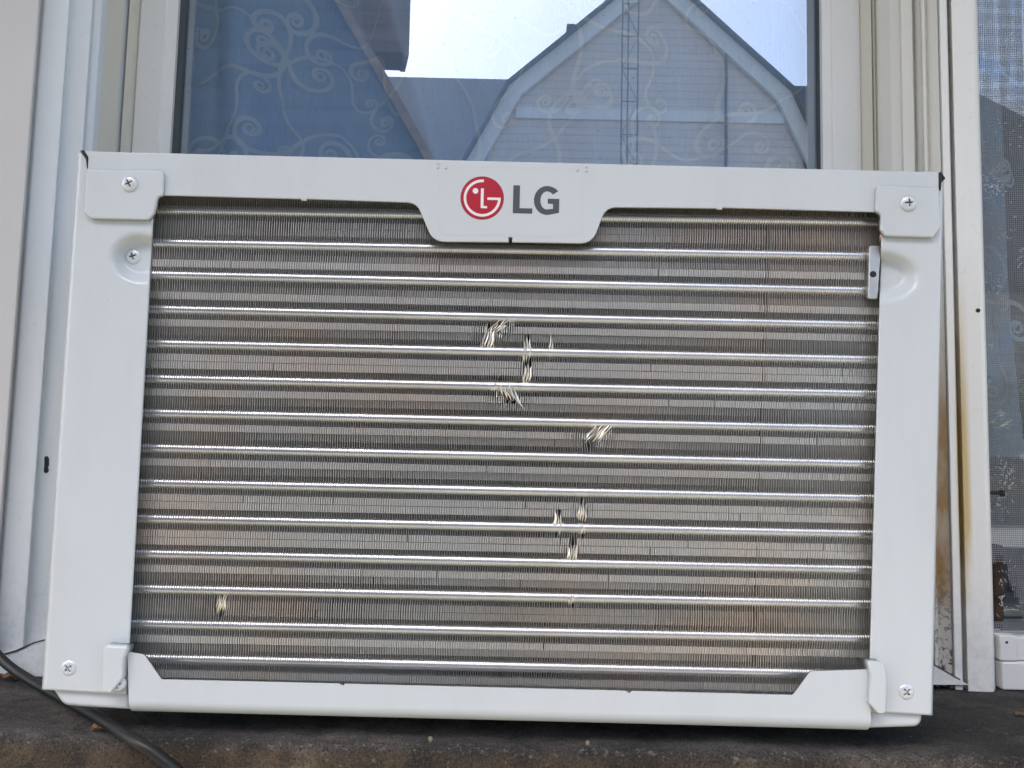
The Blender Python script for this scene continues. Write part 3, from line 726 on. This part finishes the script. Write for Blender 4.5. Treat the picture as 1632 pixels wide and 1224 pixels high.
# ------------------------------------------------------------------ power cord over the sill
cp = [at(-70, 930, .085), at(-25, 1015, .085), at(8, 1056, .080), at(50, 1085, .070), at(105, 1116, .046), at(160, 1146, .016), at(210, 1178, -.008), at(255, 1207, -.012), at(330, 1275, -.010), at(420, 1400, -.008), at(440, 1600, -.010)]
V, F = tube_pts(spline(cp, 10), .0031, 14)
tag(pyd('power_cord', V, F, M_cord, None, True), 'thick black rubber cord draped over the left end of the sill', 'cord')

# ------------------------------------------------------------------ dry leaves and crumbs on the sill
M_leaf = mat('dry_leaf', (.16, .09, .045), .8, var=.35, vscale=120)
def leaf(px, py, y, L, a, label):
    p = at(px, py, y); V = []; F = []; n = 10
    for i in range(n+1):
        t = i/n; wv = L*.36*math.sin(math.pi*min(1, t*.96+.02))**.8*(1+.28*math.sin(i*3.1))
        for c in (-1, 0, 1):
            u = (t-.5)*L; v = c*wv
            V.append((p.x + u*math.cos(a) - v*math.sin(a), p.y + (u*math.sin(a) + v*math.cos(a))*.9, -.1668 + .0012 + abs(c)*L*.10*(1+.6*math.sin(i*1.7+c)) + L*.05*math.sin(t*5)))
    for i in range(n):
        for c in (0, 1): q = i*3+c; F.append((q, q+1, q+4, q+3))
    o = pyd('dry_leaf', V, F, M_leaf, None, True); m = o.modifiers.new('t', 'SOLIDIFY'); m.thickness = .0003
    tag(o, label, 'leaf', 'dry leaves on the sill'); return o
leaf(18, 1098, .098, .020, .3, 'curled brown leaf on the sill left of the black cord')
leaf(160, 1163, .012, .012, 1.0, 'small dry leaf on the sill edge beside the black cord')
leaf(1628, 1140, .07, .010, .4, 'tiny dry leaf on the sill at the right photo edge')
M_crumb = mat('mortar_crumb', (.19, .15, .11), .9, var=.2, vscale=300, bump=.5, bscale=800)
for px, py, r, lb in ((686, 1178, .0013, 'left of the two pale crumbs on the sill edge below the coil'), (936, 1184, .0012, 'right of the two pale crumbs on the sill edge below the coil')):
    bm = bmesh.new(); bmesh.ops.create_icosphere(bm, subdivisions=2, radius=r)
    for v in bm.verts: v.co *= 1 + .35*mn.noise(v.co*600 + Vector((px, 0, 0))); v.co.z *= 1.2
    o = obj('mortar_crumb', bm, M_crumb); o.location = at(px, py, -.001); tag(o, lb, 'crumb', 'crumbs on the sill edge')

# ------------------------------------------------------------------ what the panes mirror: the houses across the yard
GZ = -1.62
def face(name, pts, depth, m, parent, y, shear=0.):
    """upright slab: outline (x, z), front at y (towards this house), going back by depth"""
    n = len(pts); V = [(x, y, z) for x, z in pts] + [(x - shear*depth, y-depth, z) for x, z in pts]
    F = [tuple(range(n)), tuple(range(2*n-1, n-1, -1))] + [(i, i+n, (i+1) % n+n, (i+1) % n) for i in range(n)]
    bm = bmesh.new(); vs = [bm.verts.new(v) for v in V]
    for f in F: bm.faces.new([vs[i] for i in f])
    return obj(name, bm, m, parent)
def siding(name, a, b, pitch):
    m = mat(name, a, .8, spec=.15); h = NT(m); z = h.sep()[2]
    fr_ = h.math('FRACT', h.math('DIVIDE', z, pitch))
    h.col(h.mix(h.ramp(fr_, [(.0, 1.), (.22, 0.)]), h.ramp(h.noise(2.5, 5, sc3=(.5, 1, 4)), [(.3, a), (.7, b)]), tuple(c*.62 for c in a)))
    h.bump(fr_, .6, .02); return m
M_sid = siding('grey_siding', (.72, .64, .575), (.78, .70, .635), .16)
M_trim = mat('pale_trim', (.82, .80, .76), .6, var=.06, vscale=3)
M_shingle = siding('dark_shingles', (.040, .062, .095), (.055, .08, .12), .2)
M_shingle2 = siding('weathered_shingles', (.16, .16, .155), (.22, .215, .205), .2)
M_brown = siding('brown_siding', (.20, .145, .11), (.30, .23, .18), .22)
M_slate = siding('slate_cladding', (.075, .10, .135), (.10, .13, .17), .25)
# gambrel house
D1 = 15.; Q = lambda px, py, D=D1: refl(px, py, D)
yg = Q(1000, 100).y
gam = empty('gambrel_house', (Q(1045, 0).x, yg, GZ)); gam.location = (0, 0, 0)
tag(gam, 'grey sided house with gambrel gable and pale trim mirrored in the window pane', 'house')
ap = Q(1040, -38); bl_ = Q(815, 156); br_ = Q(1252, 142); el = Q(748, 262); er = Q(1308, 262)
zc_ = (bl_.z+br_.z)/2; bl_.z = br_.z = zc_; ez = min(el.z, er.z); 
out = [(el.x, ez), (bl_.x, zc_), (ap.x, ap.z), (br_.x, zc_), (er.x, ez)]
face('wall', [(el.x+.3, GZ), (el.x+.3, ez)] + out[1:4] + [(er.x-.3, ez), (er.x-.3, GZ)], 9., M_sid, gam, yg)
for k in range(4):                      # rake boards, roof slopes
    a = Vector(out[k]); b = Vector(out[k+1]); d = (b-a).normalized(); n = Vector((-d.y, d.x))
    e0 = a - d*.04; e1 = b + d*.04
    face('rake_board', [tuple(e0 + n*.06), tuple(e1 + n*.06), tuple(e1 - n*.24), tuple(e0 - n*.24)], .10, M_trim, gam, yg+.14+.004*k)
    face('roof', [tuple(e0 + n*.125), tuple(e1 + n*.125), tuple(e1 + n*.065), tuple(e0 + n*.065)], 9.4, M_shingle2, gam, yg+.26+.004*k)
zb_ = Q(1000, 184).z
face('trim_band', [(bl_.x+.1, zb_-.12), (br_.x-.05, zb_-.12), (br_.x-.05, zb_+.10), (bl_.x+.1, zb_+.10)], .06, M_trim, gam, yg+.06)
box('chimney', (Q(919, 0).x, Q(935, 0).x, yg-3.4, yg-3, 4, refl(925, 38, D1+3).z), M_shingle2, gam)
V, F = tube_pts([(Q(1155, 100).x, yg+.1, Q(1155, 60).z), (Q(1155, 100).x, yg+.1, GZ)],   .03, 8); pyd('downpipe', V, F, M_shingle2, gam)
wx0, wx1, wz0, wz1 = -.2, .9, 1.2, 2.9
M_wpane = mat('far_window_glass', (.03, .035, .04), .08)
for wx in (Q(900, 200).x, Q(1100, 200).x):
    f_ = face('window', [(wx-.55, -.2), (wx+.55, -.2), (wx+.55, 1.5), (wx-.55, 1.5)], .05, M_trim, gam, yg+.05)
    face('pane', [(wx-.45, -.1), (wx+.45, -.1), (wx+.45, 1.4), (wx-.45, 1.4)], .02, M_wpane, f_, yg+.072)
# antenna mast in front of the gable
D2 = 12.; am = empty('antenna_mast'); tag(am, 'thin dark lattice antenna mast mirrored in front of the grey gable', 'mast')
mc = refl(1004, 120, D2); M_mast = mat('mast_steel', (.16, .17, .18), .6, .2)
for s in (-1, 1):
    V, F = tube_pts([(mc.x+s*.13, mc.y, GZ), (mc.x+s*.13, mc.y, 8.6)], .014, 6); pyd('leg', V, F, M_mast, am)
V, F = tube_pts([(mc.x, mc.y-.22, GZ), (mc.x, mc.y-.22, 8.6)], .014, 6); pyd('leg', V, F, M_mast, am)
z = GZ+.6; k = 0
while z < 8.4:
    V, F = tube_pts([(mc.x-.13, mc.y, z), (mc.x+.13, mc.y, z)], .010, 6); pyd('rung', V, F, M_mast, am); 
    s = 1 if k % 2 else -1
    V, F = tube_pts([(mc.x-s*.13, mc.y, z), (mc.x+s*.13, mc.y, z+.55)], .007, 6); pyd('brace', V, F, M_mast, am); z += .55; k += 1
# long dark roofed house behind it
D3 = 24.; lr = empty('long_house'); tag(lr, 'long low house with dark shingle roof behind the gambrel house, mirrored', 'house')
a = refl(560, 118, D3); b = refl(1270, 140, D3); yy = a.y; rz = (a.z+b.z)/2
xr2 = refl(1545, 140, D3).x; xe = refl(1632, 190, D3).x + 1.6; ez3 = 4.1
xl2 = refl(300, 120, D3).x
V = [(xl2, yy, rz), (xr2, yy, rz), (xe+1.5, yy+6.5, ez3), (xl2, yy+6.5, ez3), (xe+1.5, yy-6.5, ez3), (xl2, yy-6.5, ez3)]
V += [(v[0], v[1], v[2]-.2) for v in V]
F = [(0, 3, 2, 1), (1, 2, 4), (0, 1, 4, 5), (6, 7, 8, 9), (7, 10, 8), (6, 11, 10, 7), (2, 3, 9, 8), (2, 8, 10, 4), (0, 5, 11, 6), (0, 6, 9, 3), (4, 10, 11, 5)]
pyd('roof', V, F, M_shingle, lr); box('wall', (xl2+.3, xe+1, yy-6, yy+6, GZ, ez3-.21), M_sid, lr)
# steep slate gable house close by on the left, with a brown jettied bay
D4 = 9.; sg = empty('slate_house'); tag(sg, 'dark slate-clad steep gable with brown rake board mirrored left in the pane', 'house')
p0 = refl(548, 0, D4); p1 = refl(690, 250, D4); d = (p1-p0); ys4 = p0.y
tx = lambda z: p0.x + d.x*(z-p0.z)/d.z
ztop = p0.z+1.2; zbt = GZ
face('wall', [(-9, GZ), (tx(2.0), GZ), (tx(2.0), 2.0), (tx(ztop), ztop), (-9, ztop)], 6., M_slate, sg, ys4, .3)
face('rake_board', [(tx(2.0), 2.0), (tx(ztop), ztop), (tx(ztop)-.12, ztop), (tx(2.0)-.12, 2.0)], .08, M_brown, sg, ys4+.06)
q0 = refl(600, 78, D4+.8); q1 = refl(652, 84, D4+.8)
face('bay', [(tx(ztop)-2, q0.z), (q1.x-.06, q1.z), (q1.x-.06, ztop+1), (tx(ztop)-2, ztop+1)], .5, M_brown, sg, q1.y, .25)
face('bay_corner', [(q1.x-.07, q1.z-.05), (q1.x, q1.z-.05), (q1.x, ztop+1), (q1.x-.07, ztop+1)], .45, M_brown, sg, q1.y+.02, .25)
# bushes in the yard
M_bl = mat('bush_leaf', (.07, .11, .03), .6, var=.4, vscale=3, vcol=(.16, .17, .05))
M_bark = mat('bark', (.07, .05, .035), .9)
def bush(px, D, hgt, rad, label, seed):
    rb = random.Random(seed); p = refl(px, 700, D); o = empty('bush', (p.x, p.y, GZ)); tag(o, label, 'bush', 'bushes across the yard')
    V = []; F = []
    for s in range(5):
        a = rb.uniform(0, 6.28); e = Vector((math.cos(a)*rad*.5, math.sin(a)*rad*.5, hgt*.7)); tube_pts([(0, 0, 0), e*.5 + Vector((0, 0, .2)), e], [.04, .028, .012], 6, V, F)
    pyd('stems', V, F, M_bark, o)
    V = []; F = []
    for k in range(3200):
        while 1:
            c = Vector((rb.uniform(-1, 1), rb.uniform(-1, 1), rb.uniform(-1, 1)))
            if c.length < 1 + .3*mn.noise(c*2.3 + Vector((seed, 0, 0))) and c.length > .35: break
        c = Vector((c.x*rad, c.y*rad, hgt*.58 + c.z*hgt*.42)); t = Vector((rb.uniform(-1, 1), rb.uniform(-1, 1), rb.uniform(-1, 1))).normalized(); b2 = t.orthogonal().normalized(); L = rb.uniform(.05, .10)
        n = len(V); V += [c-t*L, c+b2*L*.5, c+t*L, c-b2*L*.5]; F.append((n, n+1, n+2, n+3))
    pyd('foliage', V, F, M_bl, o)
bush(1600, 9.5, 2.6, 1.3, 'leafy green bush mirrored in the right hand window', 2)
bush(1760, 10.5, 3.0, 1.5, 'tall bush beyond the right edge of the mirrored yard', 4)

# put every thing's empty at the base of its parts
def chain(o): return [c for c in bpy.data.objects if c.parent == o]
bpy.context.view_layer.update()
for o in [o for o in bpy.data.objects if o.type == 'EMPTY' and not o.parent]:
    if o.location.length > 1e-6: continue
    pts = []
    for c in o.children_recursive:
        if c.type == 'MESH': pts += [c.matrix_world @ Vector(k) for k in c.bound_box]
    base = Vector(((min(p.x for p in pts)+max(p.x for p in pts))/2, (min(p.y for p in pts)+max(p.y for p in pts))/2, min(p.z for p in pts)))
    old = o.matrix_world.copy(); new = Matrix.Translation(base) @ old.to_3x3().to_4x4()
    o.matrix_world = new
    for c in o.children: c.matrix_parent_inverse = new.inverted() @ old
